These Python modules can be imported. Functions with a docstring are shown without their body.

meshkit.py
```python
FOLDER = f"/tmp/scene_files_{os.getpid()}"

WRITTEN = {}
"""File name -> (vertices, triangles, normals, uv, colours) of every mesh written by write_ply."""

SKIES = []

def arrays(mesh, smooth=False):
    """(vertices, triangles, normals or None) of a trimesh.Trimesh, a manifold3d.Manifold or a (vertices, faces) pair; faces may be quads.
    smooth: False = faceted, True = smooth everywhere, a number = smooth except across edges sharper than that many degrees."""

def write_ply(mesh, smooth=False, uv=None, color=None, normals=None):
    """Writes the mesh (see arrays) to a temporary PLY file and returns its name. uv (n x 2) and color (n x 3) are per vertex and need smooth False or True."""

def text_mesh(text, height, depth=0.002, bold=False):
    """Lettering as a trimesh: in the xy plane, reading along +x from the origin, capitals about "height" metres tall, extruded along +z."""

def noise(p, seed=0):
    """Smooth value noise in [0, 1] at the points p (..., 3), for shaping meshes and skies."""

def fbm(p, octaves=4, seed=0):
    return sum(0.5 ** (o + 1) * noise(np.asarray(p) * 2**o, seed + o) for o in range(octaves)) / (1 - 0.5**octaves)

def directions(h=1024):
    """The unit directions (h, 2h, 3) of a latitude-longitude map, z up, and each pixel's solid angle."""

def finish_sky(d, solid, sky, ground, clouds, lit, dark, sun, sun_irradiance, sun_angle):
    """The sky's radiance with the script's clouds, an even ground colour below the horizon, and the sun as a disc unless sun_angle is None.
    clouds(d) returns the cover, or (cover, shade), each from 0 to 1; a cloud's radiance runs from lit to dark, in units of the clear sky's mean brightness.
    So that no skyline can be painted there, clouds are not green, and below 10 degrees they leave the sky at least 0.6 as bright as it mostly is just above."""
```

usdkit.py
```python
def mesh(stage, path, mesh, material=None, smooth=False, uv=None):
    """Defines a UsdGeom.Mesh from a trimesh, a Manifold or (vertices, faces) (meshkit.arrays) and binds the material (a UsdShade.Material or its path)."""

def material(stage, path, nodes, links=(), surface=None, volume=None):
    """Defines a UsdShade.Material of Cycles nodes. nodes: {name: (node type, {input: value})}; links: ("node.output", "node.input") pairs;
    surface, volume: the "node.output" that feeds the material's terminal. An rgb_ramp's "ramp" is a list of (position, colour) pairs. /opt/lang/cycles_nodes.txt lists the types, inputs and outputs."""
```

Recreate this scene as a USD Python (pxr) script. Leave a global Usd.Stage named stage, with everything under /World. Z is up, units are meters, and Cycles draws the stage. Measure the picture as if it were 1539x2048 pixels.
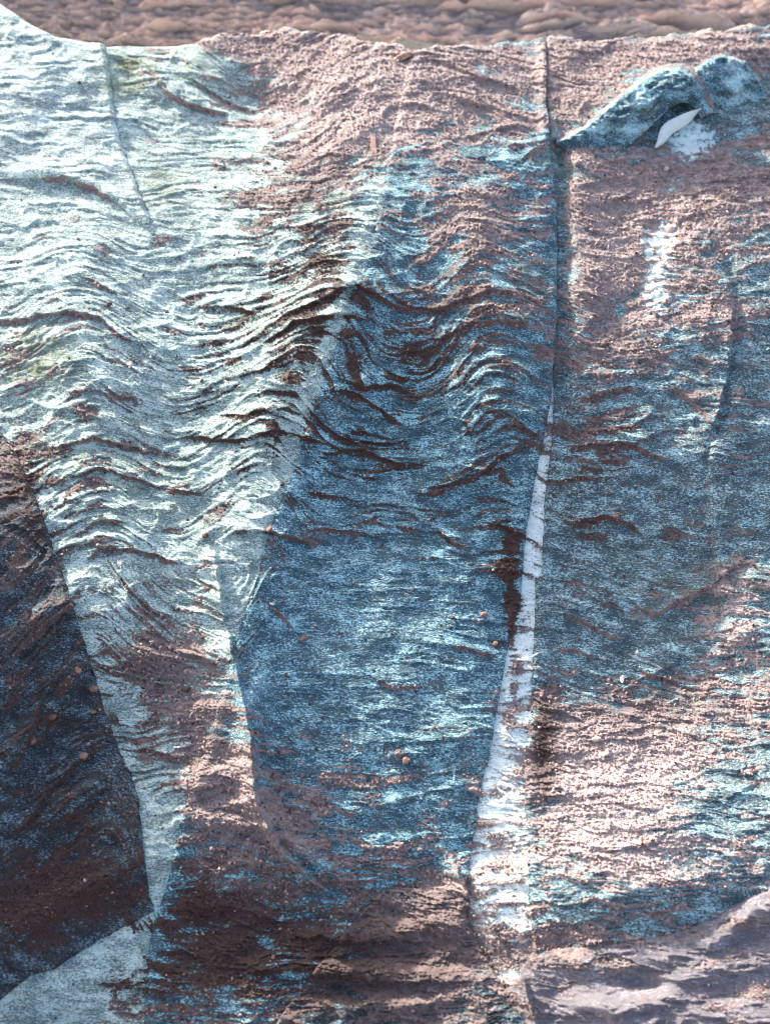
import math, numpy as np, trimesh, usdkit
from pxr import Usd, UsdGeom, UsdLux, UsdShade, Sdf, Gf, Vt
from scipy import ndimage, fft as sfft

# ------------------------------------------------------------------ camera, sky, sun
stage = Usd.Stage.CreateInMemory()
UsdGeom.SetStageUpAxis(stage, UsdGeom.Tokens.z)
UsdGeom.SetStageMetersPerUnit(stage, 1.0)
UsdGeom.Xform.Define(stage, '/World')
W, H = 1539.0, 2048.0
PITCH, SLOPE, DIST = math.radians(22), math.radians(34), 10.0
TX = 0.2                                       # tangent of half the horizontal angle
fwd = np.array([0, math.cos(PITCH), -math.sin(PITCH)])
rgt = np.array([1.0, 0, 0]); up = np.cross(rgt, fwd)
EYE = np.array([0, 0, 3.0]) - fwd * DIST
SUN = np.array([-0.53, 0.56, 0.60]); SUN /= np.linalg.norm(SUN)
SUN_EL, SUN_AZ = math.asin(SUN[2]), math.atan2(SUN[0], SUN[1])
EXPOSURE = 1.78

cam = UsdGeom.Camera.Define(stage, '/World/camera')
cam.CreateFocalLengthAttr(300.0); cam.CreateHorizontalApertureAttr(120.0); cam.CreateVerticalApertureAttr(120.0 * H / W)
cam.CreateFStopAttr(5.6); cam.CreateFocusDistanceAttr(9.9); cam.CreateExposureAttr(EXPOSURE)
M = np.eye(4); M[0, :3], M[1, :3], M[2, :3], M[3, :3] = rgt, up, -fwd, EYE
cam.AddTransformOp().Set(Gf.Matrix4d(*M.ravel().tolist()))

dome = UsdLux.DomeLight.Define(stage, '/World/sky')
dome.GetPrim().SetCustomDataByKey('kind', 'structure')
skym = usdkit.material(stage, '/World/Looks/sky', {
    's': ('sky_texture', {'sky_type': 'single_scattering', 'sun_disc': False, 'sun_elevation': SUN_EL, 'sun_rotation': SUN_AZ, 'air_density': .75, 'aerosol_density': 5.0, 'ozone_density': 1.0}),
    'b': ('background_shader', {'strength': 0.125})}, [('s.color', 'b.color')], surface='b.background')
UsdShade.MaterialBindingAPI.Apply(dome.GetPrim()).Bind(skym)
sun = UsdLux.DistantLight.Define(stage, '/World/sun')
sun.CreateNormalizeAttr(True); sun.CreateIntensityAttr(1.25); sun.CreateAngleAttr(0.6); sun.CreateColorAttr(Gf.Vec3f(1.0, 0.93, 0.86))
zx = SUN; xx = np.cross([0, 0, 1.0], zx); xx /= np.linalg.norm(xx); yx = np.cross(zx, xx)
M = np.eye(4); M[0, :3], M[1, :3], M[2, :3] = xx, yx, zx
sun.AddTransformOp().Set(Gf.Matrix4d(*M.ravel().tolist()))

# ------------------------------------------------------------------ helpers
def rng(k): return np.random.default_rng(k)

_tab = {}
def perlin(x, y, seed=0):
    """Gradient noise, about -0.7..0.7, period 256."""
    if seed not in _tab:
        a = rng(seed + 77).uniform(0, 2 * np.pi, (256, 256)).astype(np.float32)
        _tab[seed] = np.cos(a), np.sin(a)
    gx, gy = _tab[seed]
    x = np.asarray(x, np.float32); y = np.asarray(y, np.float32)
    xi = np.floor(x).astype(np.int32); yi = np.floor(y).astype(np.int32)
    fx, fy = x - xi, y - yi
    u = fx * fx * fx * (fx * (fx * 6 - 15) + 10); v = fy * fy * fy * (fy * (fy * 6 - 15) + 10)
    def c(i, j):
        a, b = (xi + i) & 255, (yi + j) & 255
        return gx[a, b] * (fx - i) + gy[a, b] * (fy - j)
    n0 = c(0, 0) * (1 - u) + c(1, 0) * u
    n1 = c(0, 1) * (1 - u) + c(1, 1) * u
    return n0 * (1 - v) + n1 * v

def fb(x, y, seed, octaves=3):
    return sum(perlin(x * 2 ** o, y * 2 ** o, seed + o) * 0.5 ** o for o in range(octaves)) * 1.4

def ss(a, b, x):
    t = np.clip((x - a) / (b - a), 0, 1); return t * t * (3 - 2 * t)

def blob(x, y, cx, cy, rx, ry, a=1.0, rot=0.0):
    dx, dy = x - cx, y - cy
    if rot:
        c, s = math.cos(math.radians(rot)), math.sin(math.radians(rot)); dx, dy = dx * c + dy * s, -dx * s + dy * c
    return a * np.exp(-((dx / rx) ** 2 + (dy / ry) ** 2))

def blobs(x, y, rows, soft=True):
    o = 0
    for r in rows: o = o + blob(x, y, *r)
    return o

def ln(y, pts):
    """x of an edge line at height y; pts = [(x, y), ...]."""
    p = np.array(sorted(pts, key=lambda q: q[1]), float)
    return np.interp(y, p[:, 1], p[:, 0])

# ------------------------------------------------------------------ the big shape of the hillside (depth towards the eye, metres)
N0 = np.array([0, -math.sin(SLOPE), math.cos(SLOPE)])
DOWN = np.array([0, -math.cos(SLOPE), -math.sin(SLOPE)])

def ray(x, y):
    k = TX / (W / 2)
    d = fwd + ((x - W / 2) * k)[..., None] * rgt - ((y - H / 2) * k)[..., None] * up
    return d

# how much each stretch of slope is flattened (+) or steepened (-)
LIT = [(760, 230, 430, 170, .9), (1300, 500, 260, 300, .55), (930, 440, 140, 130, .3), (1290, 1560, 230, 150, 1.7), (1470, 1230, 130, 180, .5),
       (400, 1400, 170, 190, .35), (420, 1580, 110, 80, .4), (1250, 1700, 220, 100, .5), (1430, 1960, 170, 90, 1.3), (1180, 1930, 90, 40, -.5),
       (850, 760, 220, 260, -1.2), (1010, 330, 80, 120, -.5), (820, 1350, 260, 220, -.1), (1250, 1050, 190, 200, -.7), (90, 1350, 200, 380, -.8), (600, 1850, 380, 160, -.6), (150, 1750, 200, 160, -.5),
       (1280, 1850, 250, 45, -1.2), (850, 1020, 330, 300, -.6), (980, 1660, 110, 140, -1.0), (780, 1480, 230, 190, -1.0), (560, 1800, 420, 100, -.3), (760, 1900, 220, 60, .4)]
FAR_L = [(1385, 380), (1400, 430), (1432, 480), (1455, 540), (1470, 610), (1462, 700), (1448, 770), (1440, 840), (1412, 900), (1404, 1000), (1420, 1100), (1440, 1250), (1480, 1380), (1500, 1480), (1512, 1560), (1539, 1640), (1600, 1720), (1800, 1800)]
GS = 8
gx_, gy_ = np.meshgrid(np.arange(-480, 2040, GS, dtype=float), np.arange(-80, 2520, GS, dtype=float))
def _macro():
    t = blobs(gx_, gy_, LIT) * 0.48 * GS * TX * DIST * 2 / W
    t = t - t.mean()
    div = np.zeros_like(t); div[1:] += t[1:]; div[:-1] -= t[1:]
    h, w = t.shape
    d = sfft.dctn(-div * -1, type=2)
    ky = 2 - 2 * np.cos(np.pi * np.arange(h) / h); kx = 2 - 2 * np.cos(np.pi * np.arange(w) / w)
    den = kx[None] * 0.5 + ky[:, None]; den[0, 0] = 1
    g = sfft.idctn(d / den, type=2)
    x, y = gx_, gy_
    def ridge(pts, amp, wd, y0, y1, f=120):
        e = ln(y, pts); m = ss(y0 - f, y0 + f, y) * (1 - ss(y1 - f, y1 + f, y))
        return amp * m * np.exp(-((x - e) / wd) ** 2)
    g = g + ridge([(150, 500), (195, 900), (215, 1250)], .060, 105, 520, 1300)
    g = g + ridge([(720, 500), (640, 650), (550, 830), (480, 1070), (470, 1300), (500, 1550)], .075, 95, 520, 1500)
    g = g + ridge([(900, 300), (985, 600), (1010, 900)], .06, 95, 350, 850)
    g = g + ridge([(1400, 400), (1450, 700), (1420, 950)], .05, 60, 430, 950, 60)
    g = g - ridge([(1118, 250), (1120, 800), (1098, 1000)], .10, 24, 280, 780, 50) - ridge([(x + 10, y) for x, y in FAR_L], .045, 13, 420, 900, 40)
    g = g - ridge([(1230, 400), (1215, 800)], .035, 60, 420, 800)
    g = g - ridge([(390, 100), (400, 700), (430, 1100)], .05, 130, 200, 1000)
    g = g - ridge([(850, 500), (850, 900)], .04, 90, 450, 850)
    g = g + ridge([(500, 1380), (505, 1600), (640, 1750)], .10, 26, 1360, 1750, 60)
    g = g + ridge([(905, 1700), (950, 1790), (1040, 1930), (1070, 2060)], .05, 40, 1700, 2200, 60)
    g = g - blob(x, y, 520, 205, 80, 40, .16, 25) - blob(x, y, 270, 165, 60, 14, .06, 50) - blob(x, y, 430, 190, 90, 14, .06, 28) + blob(x, y, 800, 150, 190, 110, .10) + blob(x, y, 330, 150, 100, 50, .05)
    g = g + blob(x, y, 1330, 170, 150, 60, .11, -28) + blob(x, y, 1450, 200, 80, 60, .05)
    g = g + .34 * ss(880, 1080, y) * (1 - ss(1900, 2100, y)) * np.exp(-((x + 170) / 230) ** 2)  # unseen ridge left of the frame, added to shade the lower left
    g = g + .05 * fb(x / 330, y / 260, 5)
    for r_ in ((700, 1868, 190, 17, .055, -3), (730, 1945, 210, 16, .06, 3), (600, 1800, 120, 15, .045, 18), (820, 2010, 160, 15, .05, -6), (880, 1840, 60, 22, .06, 40), (80, 1440, 150, 16, .05, -50), (150, 1600, 140, 15, .045, -38), (60, 1250, 140, 16, .05, -40), (130, 1800, 220, 26, .06, -28), (420, 1560, 90, 18, .05, -12), (430, 1640, 90, 16, .05, 8), (400, 1420, 90, 15, .04, -10), (330, 1310, 100, 16, .045, 5)):
        g = g + blob(x, y, *r_)
    return ndimage.gaussian_filter(g, .8).astype(np.float32)
GM = _macro()

CREST = [(-500, -60), (-100, -20), (0, 22), (60, 62), (110, 88), (210, 102), (350, 101), (430, 80), (560, 68), (700, 82), (830, 106), (900, 104), (1000, 96), (1090, 86), (1200, 96), (1330, 84), (1450, 72), (1539, 62), (2040, 40)]
def crest(x):
    p = np.array(CREST, float); x = np.asarray(x, float)
    return np.interp(x, p[:, 0], p[:, 1]) + ss(330, 420, x) * (12 * perlin(x / 70, x * 0 + .3, 601) + 7 * perlin(x / 24, x * 0 + .3, 602) + 3 * perlin(x / 8, x * 0 + .3, 603))

def base(x, y):
    """Point of the undulating slope seen at photo position (x, y)."""
    x = np.asarray(x, float); y = np.asarray(y, float)
    g = ndimage.map_coordinates(GM, [(y - gy_[0, 0]) / GS, (x - gx_[0, 0]) / GS], order=1, mode='nearest')
    yc = np.maximum(y, crest(x))
    d = ray(x, yc)
    t = ((np.array([0, 0, 3.0]) - EYE) @ N0) / (d @ N0)
    p = EYE + d * (t * (1 - g / DIST))[..., None]
    over = np.maximum(crest(x) - y, 0) / 40.0                       # behind the crest the ground rolls over and falls away
    p[..., 1] += over * 0.16 + 0.0
    p[..., 2] += over * 0.10 - over ** 2 * 0.15
    return p

# ------------------------------------------------------------------ wrinkles
def arcs(x, y):
    """How far (px) the wrinkle lines are lifted or dropped at (x, y)."""
    def r(pts, a, wd, y0, y1, f=140):
        e = ln(y, pts); return -a * ss(y0 - f, y0 + f, y) * (1 - ss(y1 - f, y1 + f, y)) * np.exp(-((x - e) / wd) ** 2)
    A = r([(150, 500), (195, 900), (215, 1250)], 70, 110, 480, 1250)
    A = A + r([(720, 500), (640, 650), (550, 830), (480, 1070)], 95, 105, 420, 1080)
    A = A + r([(900, 300), (985, 600), (1010, 900)], 70, 100, 400, 900)
    A = A - r([(830, 500), (850, 800)], 35, 90, 450, 850)
    A = A - r([(1210, 300), (1210, 800)], 30, 70, 300, 800)
    A = A + r([(800, 100), (860, 300)], 95, 230, -100, 330)
    A = A - r([(520, 100), (520, 280)], 60, 130, -100, 300)
    A = A + r([(420, 1500), (430, 2000)], 45, 120, 1480, 1720)
    A = A + .42 * (np.clip(x, 190, 470) - 190) * ss(1080, 1160, y) * (1 - ss(1320, 1400, y)) * (1 - ss(450, 560, x))
    A = A + (-.75) * np.clip(x, -200, 260) * ss(940, 1080, y) * (1 - ss(200, 330, x)) * (1 - ss(1850, 1950, y)) * ss(0, 1, 1 - (x > ln(y, LEFT_R)) * 1.0)
    A = A + .30 * (np.clip(x, 1060, 1380) - 1060) * ss(950, 1080, y) * (1 - ss(1380, 1480, y))
    return A

LEFT_R = [(-60, 840), (0, 862), (30, 900), (62, 975), (82, 1022), (126, 1142), (152, 1230), (174, 1302), (218, 1440), (244, 1510), (262, 1545), (278, 1602), (288, 1700), (300, 1790), (308, 1822)]
MID_L = [(830, 60), (800, 200), (775, 320), (768, 360), (757, 400), (751, 455), (738, 522), (722, 568), (704, 606), (693, 650), (668, 702), (650, 752), (630, 815), (608, 868), (592, 930), (560, 1003), (540, 1058), (528, 1102), (505, 1190), (480, 1255), (468, 1290), (445, 1380), (420, 1470), (395, 1545), (362, 1640), (345, 1722), (328, 1790), (313, 1832), (300, 1880), (292, 1960), (288, 2060), (280, 2460)]
MID_R = [(1092, 60), (1090, 120), (1090, 200), (1098, 300), (1110, 400), (1112, 520), (1110, 640), (1104, 740), (1101, 800), (1092, 850), (1084, 890), (1072, 945), (1062, 1000), (1052, 1060), (1046, 1130), (1040, 1200), (1014, 1300), (1003, 1360), (992, 1430), (978, 1510), (958, 1590), (946, 1680), (934, 1752), (930, 1900), (936, 2060), (940, 2460)]
RGT_L = [(1088, 60), (1086, 120), (1086, 200), (1094, 300), (1106, 400), (1108, 520), (1108, 640), (1104, 740), (1106, 800), (1102, 880), (1094, 950), (1087, 1020), (1085, 1080), (1082, 1150), (1070, 1165), (1068, 1250), (1064, 1340), (1058, 1420), (1050, 1500), (1048, 1580), (1052, 1680), (1056, 1780), (1064, 1900), (1068, 2060), (1070, 2460)]
GREY_T = [(960, 2060), (1030, 1955), (1064, 1905), (1110, 1893), (1180, 1888), (1240, 1880), (1330, 1868), (1420, 1838), (1490, 1798), (1539, 1772), (1700, 1700), (2040, 1600)]

# folds traced one by one: height of the ledge (px), points from left to right
FOLDS = [
 (20, [(-60, 640), (20, 640), (90, 628), (150, 622), (200, 632), (240, 668), (275, 684), (330, 686)]),
 (15, [(130, 545), (180, 556), (225, 580), (265, 607)]),
 (14, [(0, 357), (60, 352), (130, 358), (190, 376), (240, 408), (270, 434)]),
 (18, [(520, 660), (565, 632), (610, 610), (650, 596), (680, 580), (712, 568), (745, 585), (790, 612), (850, 640)]),
 (15, [(480, 720), (540, 678), (590, 640), (640, 632), (690, 630), (740, 645), (770, 665)]),
 (13, [(440, 760), (520, 740), (560, 715), (600, 700)]),
 (15, [(400, 822), (440, 828), (490, 830), (530, 815), (560, 825), (600, 855)]),
 (15, [(330, 868), (400, 872), (470, 880), (520, 866), (550, 860), (600, 868), (650, 890), (700, 900)]),
 (12, [(180, 770), (205, 768), (240, 790), (300, 800)]),
 (13, [(60, 900), (120, 890), (185, 874), (220, 880), (290, 900), (380, 915)]),
 (14, [(90, 980), (150, 950), (200, 932), (250, 946), (310, 970), (400, 985), (460, 1000)]),
 (14, [(110, 1090), (160, 1062), (200, 1036), (250, 1046), (300, 1060)]),
 (14, [(130, 1145), (170, 1120), (200, 1098), (270, 1096), (340, 1118), (420, 1135)]),
 (20, [(415, 1105), (440, 1080), (475, 1060), (510, 1056), (535, 1062), (600, 1080), (680, 1096)]),
 (14, [(500, 1178), (540, 1205), (580, 1250), (620, 1290)]),
 (14, [(640, 740), (680, 760), (730, 775), (780, 770), (850, 800)]),
 (14, [(620, 800), (650, 785), (690, 780), (720, 790), (760, 820), (800, 850), (860, 870)]),
 (12, [(600, 900), (660, 905), (720, 900), (790, 925), (850, 935)]),
 (14, [(850, 975), (900, 968), (950, 955), (1010, 905), (1055, 890), (1085, 886)]),
 (16, [(740, 560), (780, 590), (830, 620), (880, 618), (930, 600), (985, 580), (1040, 590), (1090, 612)]),
 (14, [(820, 690), (880, 680), (940, 650), (1000, 640), (1060, 650), (1100, 670)]),
 (12, [(570, 990), (620, 985), (700, 1000), (760, 1010)]),
 (12, [(590, 1060), (660, 1056), (730, 1070), (800, 1090)]),
 (14, [(825, 1056), (880, 1066), (940, 1100), (965, 1142)]),
 (14, [(930, 1040), (1000, 1050), (1050, 1072), (1100, 1100), (1130, 1112)]),
 (13, [(1080, 1040), (1150, 1046), (1210, 1032), (1260, 1050), (1300, 1090), (1330, 1115)]),
 (16, [(865, 1296), (920, 1292), (970, 1308), (1010, 1320)]),
 (12, [(700, 1350), (740, 1352), (790, 1376), (850, 1370), (880, 1420)]),
 (12, [(1070, 1226), (1130, 1230), (1200, 1262), (1300, 1300)]),
 (13, [(1080, 1300), (1150, 1300), (1180, 1312), (1240, 1330)]),
 (14, [(1260, 1338), (1310, 1352), (1360, 1366)]),
 (13, [(1060, 1420), (1130, 1430), (1200, 1455)]),
 (12, [(1050, 1490), (1110, 1505), (1180, 1520)]),
 (13, [(1120, 800), (1180, 798), (1230, 780), (1300, 772)]),
 (13, [(1330, 760), (1380, 800), (1420, 845), (1440, 870)]),
 (15, [(1100, 900), (1180, 890), (1260, 890), (1330, 920), (1380, 945)]),
 (12, [(1240, 1210), (1310, 1225), (1400, 1180), (1480, 1130), (1560, 1120)]),
 (15, [(1030, 330), (1070, 300), (1110, 298)]),
 (14, [(900, 290), (960, 270), (1020, 255), (1085, 262)]),
 (16, [(830, 110), (900, 135), (980, 165), (1060, 190), (1090, 200)]),
 (14, [(860, 175), (930, 205), (1000, 225), (1090, 250)]),
 (14, [(560, 630), (500, 620), (430, 610), (380, 640)]),
 (22, [(250, 115), (285, 122), (310, 145), (330, 180), (380, 205), (440, 225), (500, 240)]),
 (20, [(340, 105), (380, 150), (420, 185), (470, 210), (520, 228), (545, 215)]),
 (18, [(1100, 280), (1140, 272), (1180, 250), (1230, 205), (1290, 165), (1350, 140), (1385, 160), (1400, 200), (1420, 225)]),
 (16, [(1440, 130), (1480, 160), (1510, 190), (1560, 200)]),
 (16, [(300, 1270), (350, 1300), (420, 1318), (460, 1330)]),
 (14, [(240, 1490), (300, 1500), (360, 1510), (400, 1500)]),
 (14, [(370, 1560), (430, 1545), (480, 1560), (510, 1600)]),
 (14, [(380, 1640), (440, 1615), (500, 1625), (540, 1650)]),
 (16, [(550, 1880), (640, 1870), (720, 1885), (800, 1880), (900, 1890)]),
 (16, [(580, 1960), (660, 1950), (760, 1965), (860, 1960), (920, 1975)]),
 (14, [(540, 1780), (600, 1770), (680, 1755), (760, 1776)]),
 (16, [(0, 1340), (50, 1290), (100, 1240), (150, 1205), (200, 1192)]),
 (16, [(0, 1560), (50, 1500), (80, 1420), (120, 1340)]),
 (16, [(0, 1700), (60, 1640), (110, 1570), (160, 1520), (230, 1490)]),
]

TEARS = [(24, [(452, 1250), (470, 1310), (488, 1390), (505, 1470), (514, 1600), (560, 1690), (630, 1760), (680, 1800)]), (14, [(428, 1080), (440, 1160), (452, 1260)]),
 (22, [(900, 1700), (915, 1740), (935, 1790), (975, 1840), (1010, 1900), (1045, 1960), (1068, 2040), (1075, 2090)]), (12, [(1462, 600), (1450, 760), (1412, 890)])]

def fold_lines(x, y):
    h = np.zeros_like(x); led = np.zeros_like(x)
    n = perlin(x / 37, y / 37, 61) * 6 + perlin(x / 14, y / 14, 62) * 3
    for a, pts in FOLDS:
        p = np.array(sorted(pts), float)
        m = (x > p[0, 0]) & (x < p[-1, 0]) & (y > p[:, 1].min() - 30) & (y < p[:, 1].max() + 130)
        if not m.any(): continue
        xx, yy = x[m], y[m]
        from_l, from_r = (xx - p[0, 0]), (p[-1, 0] - xx)
        end = ss(0, np.minimum(90, .4 * (p[-1, 0] - p[0, 0])), np.minimum(from_l + 90 * (p[0, 0] < 0), from_r))
        sl = np.gradient(p[:, 1], p[:, 0]); sc = 1 / np.sqrt(1 + np.interp(xx, p[:, 0], sl) ** 2)
        dq = (yy - np.interp(xx, p[:, 0], p[:, 1]) + n[m]) * sc
        f = np.where(dq > 0, np.exp(-dq / 2.2) - .25 * np.exp(-dq / 14), .75 * np.exp(np.minimum(dq, 0) / 30))
        h[m] += a * end * f * .66
        led[m] = np.maximum(led[m], end * ss(-2, 1, dq) * np.clip(1.15 - dq / 17, 0, 1))
    return h, led

SMOOTH = [(720, 1250, 260, 170, .7), (1240, 1130, 170, 200, .5), (150, 1850, 230, 160, .9), (60, 330, 230, 260, .6), (350, 460, 150, 160, .4), (330, 300, 120, 120, .3), (1300, 230, 140, 90, .8), (1450, 900, 100, 100, .2), (620, 1250, 120, 120, .2), (740, 1440, 260, 170, .5)]

def relief(x, y, rough=1.0):
    """Wrinkle height (px), ledge mask (where dirt can lie)."""
    x = np.asarray(x, np.float32); y = np.asarray(y, np.float32)
    A = arcs(x, y)
    p = y - A + 26 * perlin(x / 210, y / 150, 11) + 8 * perlin(x / 60, y / 60, 12)
    calm = 1 - np.clip(blobs(x, y, SMOOTH), 0, .92)
    h = np.zeros_like(x); led = np.zeros_like(x)
    for lam, kx, ky, a, seed, rise, lo in ((41, 210, 60, 5.6, 21, .26, -.10), (22, 130, 34, 5.0, 31, .30, -.22), (10.5, 70, 14, 3.3, 41, .36, -.3)):
        k = 1.0 if lam > 20 else .8
        q = p / lam + k * perlin(x / kx, p / ky, seed) * 1.5 + .22 * perlin(x / (lam * .8), p / (lam * .6), seed + 3)
        s = q - np.floor(q)
        am = ss(lo, lo + .45, perlin(x / (kx * .9), p / (lam * 1.7), seed + 5))
        f = s ** 1.4 * (1 - ss(.93, 1.0, s))
        h += a * am * f * (.35 + .65 * calm)
        led = np.maximum(led, am * (.55 if lam < 20 else .9) * np.maximum(1 - s / .62, 0) ** .8 * (.3 + .7 * calm))
    fh, fl = fold_lines(x, y)
    h = h * (1 - .5 * fl) + fh
    led = np.maximum(led, fl)
    for sc, am_, sd in ((70, 4.2, 56), (31, 2.4, 58)):               # thin crossing creases of crumpled felt
        w1, w2 = 18 * perlin(x / 90, y / 90, sd + 20), 18 * perlin(x / 90, y / 90, sd + 21)
        rg_ = 1 - np.abs(2.2 * perlin((x + w1 + .35 * y) / (sc * 1.6), (y + w2 - .25 * x) / (sc * .8), sd))
        h += am_ * np.clip(rg_, 0, 1) ** 7 * (.25 + .75 * calm)
    for a, pts in TEARS:                                            # standing edges that run down the slope
        p_ = np.array(pts, float); m = (y > p_[0, 1]) & (y < p_[-1, 1]) & (np.abs(x - p_[:, 0].mean()) < 190)
        if m.any():
            dx = x[m] - np.interp(y[m], p_[:, 1], p_[:, 0]) - 7 * perlin(y[m] / 30, x[m] * 0 + a, 66) - 4 * perlin(y[m] / 9, x[m] * 0 + a, 67)
            en = ss(0, 50, np.minimum(y[m] - p_[0, 1], p_[-1, 1] - y[m]))
            h[m] += a * en * (1 + .7 * perlin(y[m] / 22, x[m] * 0 + .5, 68)) * np.where(dx < 0, np.exp(dx / 15), np.exp(-dx / 3.0) - .25 * np.exp(-dx / 14))
    h += 6 * fb(x / 90, y / 60, 51, 2) * (.3 + .7 * calm) + 1.2 * perlin(x / 30, y / 8, 55)
    return h * rough, led

# ------------------------------------------------------------------ dirt, wear, algae, and sun and shade painted on the cloth
DIRT = [(740, 215, 190, 95, .95), (900, 170, 170, 70, .55), (980, 240, 120, 60, .3), (600, 130, 90, 45, .6), (940, 440, 95, 85, .85), (930, 600, 130, 60, .45), (600, 350, 120, 70, .45), (640, 480, 110, 90, .25),
        (1280, 390, 170, 110, .8), (1300, 110, 260, 55, .85), (1150, 190, 70, 70, .9), (1230, 560, 110, 160, .65), (1470, 400, 120, 160, .55), (1400, 640, 120, 120, .3), (1200, 700, 90, 50, .4),
        (330, 1310, 110, 45, .85), (380, 1420, 110, 70, .75), (300, 1230, 110, 60, .3), (440, 1540, 90, 60, .85), (440, 1620, 110, 60, .75), (560, 1660, 90, 70, .5),
        (1250, 1540, 190, 75, 1.0), (1180, 1640, 150, 70, .55), (1450, 1250, 90, 130, .5), (1300, 1430, 150, 70, .6), (1170, 1470, 90, 60, .45), (1280, 1720, 240, 60, .75), (1010, 1900, 50, 50, .45), (1012, 1735, 40, 22, .4), (1028, 1385, 9, 40, .6), (1020, 1420, 20, 10, .5), (1040, 1340, 20, 8, .5), (1500, 1420, 60, 60, .4), (720, 1560, 70, 40, .3), (640, 1560, 110, 60, .15),
        (650, 1880, 240, 170, .62), (430, 1800, 100, 120, .45), (400, 1960, 110, 100, .5), (870, 1850, 90, 110, .7), (860, 1990, 160, 90, .5), (100, 1800, 190, 100, 1.0), (60, 1240, 80, 170, .25), (160, 1640, 130, 110, .12), (40, 950, 70, 80, .7), (830, 720, 120, 60, .35), (1010, 1660, 120, 50, .0),
        (230, 2000, 60, 70, .7), (1430, 1960, 260, 140, .12), (1120, 1880, 110, 45, .6), (540, 1300, 60, 40, .0), (1160, 880, 60, 90, .25), (1085, 1500, 26, 110, .7), (1022, 1088, 17, 24, 1.7), (1016, 1140, 20, 22, .9), (1022, 1195, 17, 38, 1.3), (1022, 1260, 9, 40, 1.1), (1034, 1330, 14, 16, .7), (1020, 1450, 14, 12, .7),
        (620, 78, 260, 26, .7), (960, 104, 130, 18, .35), (1450, 110, 120, 40, .7), (480, 95, 70, 30, .7), (700, 110, 120, 40, .8), (640, 560, 90, 120, .28), (600, 760, 60, 150, .28), (1040, 150, 40, 30, .3), (850, 880, 300, 260, .14), (1250, 1050, 240, 220, .12)]
CLEAN = [(70, 2010, 110, 50, 1.6), (230, 1905, 70, 40, 1.3), (100, 250, 180, 180, .35), (60, 130, 120, 90, .4), (1040, 1120, 40, 120, .3), (1330, 1280, 120, 90, .1), (700, 1250, 200, 120, .2), (1330, 190, 90, 45, .8, -30), (1450, 205, 60, 40, .7), (1440, 1620, 60, 60, .35), (1400, 1740, 50, 60, .2), (300, 620, 80, 80, .15), (1000, 330, 60, 40, .5), (1110, 420, 20, 200, .3)]
ALGAE = [(60, 720, 70, 60, 1.0), (250, 150, 55, 45, 1.0), (390, 130, 60, 30, .5, 35), (330, 370, 60, 50, .55), (560, 640, 90, 60, .3), (900, 260, 80, 40, .4), (620, 400, 90, 50, .35), (170, 920, 80, 60, .3), (300, 980, 120, 90, .25), (1440, 1180, 90, 60, .3), (1060, 580, 40, 60, .5), (60, 900, 60, 40, .4), (1280, 1120, 100, 60, .2), (1120, 320, 40, 40, .5)]
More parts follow.
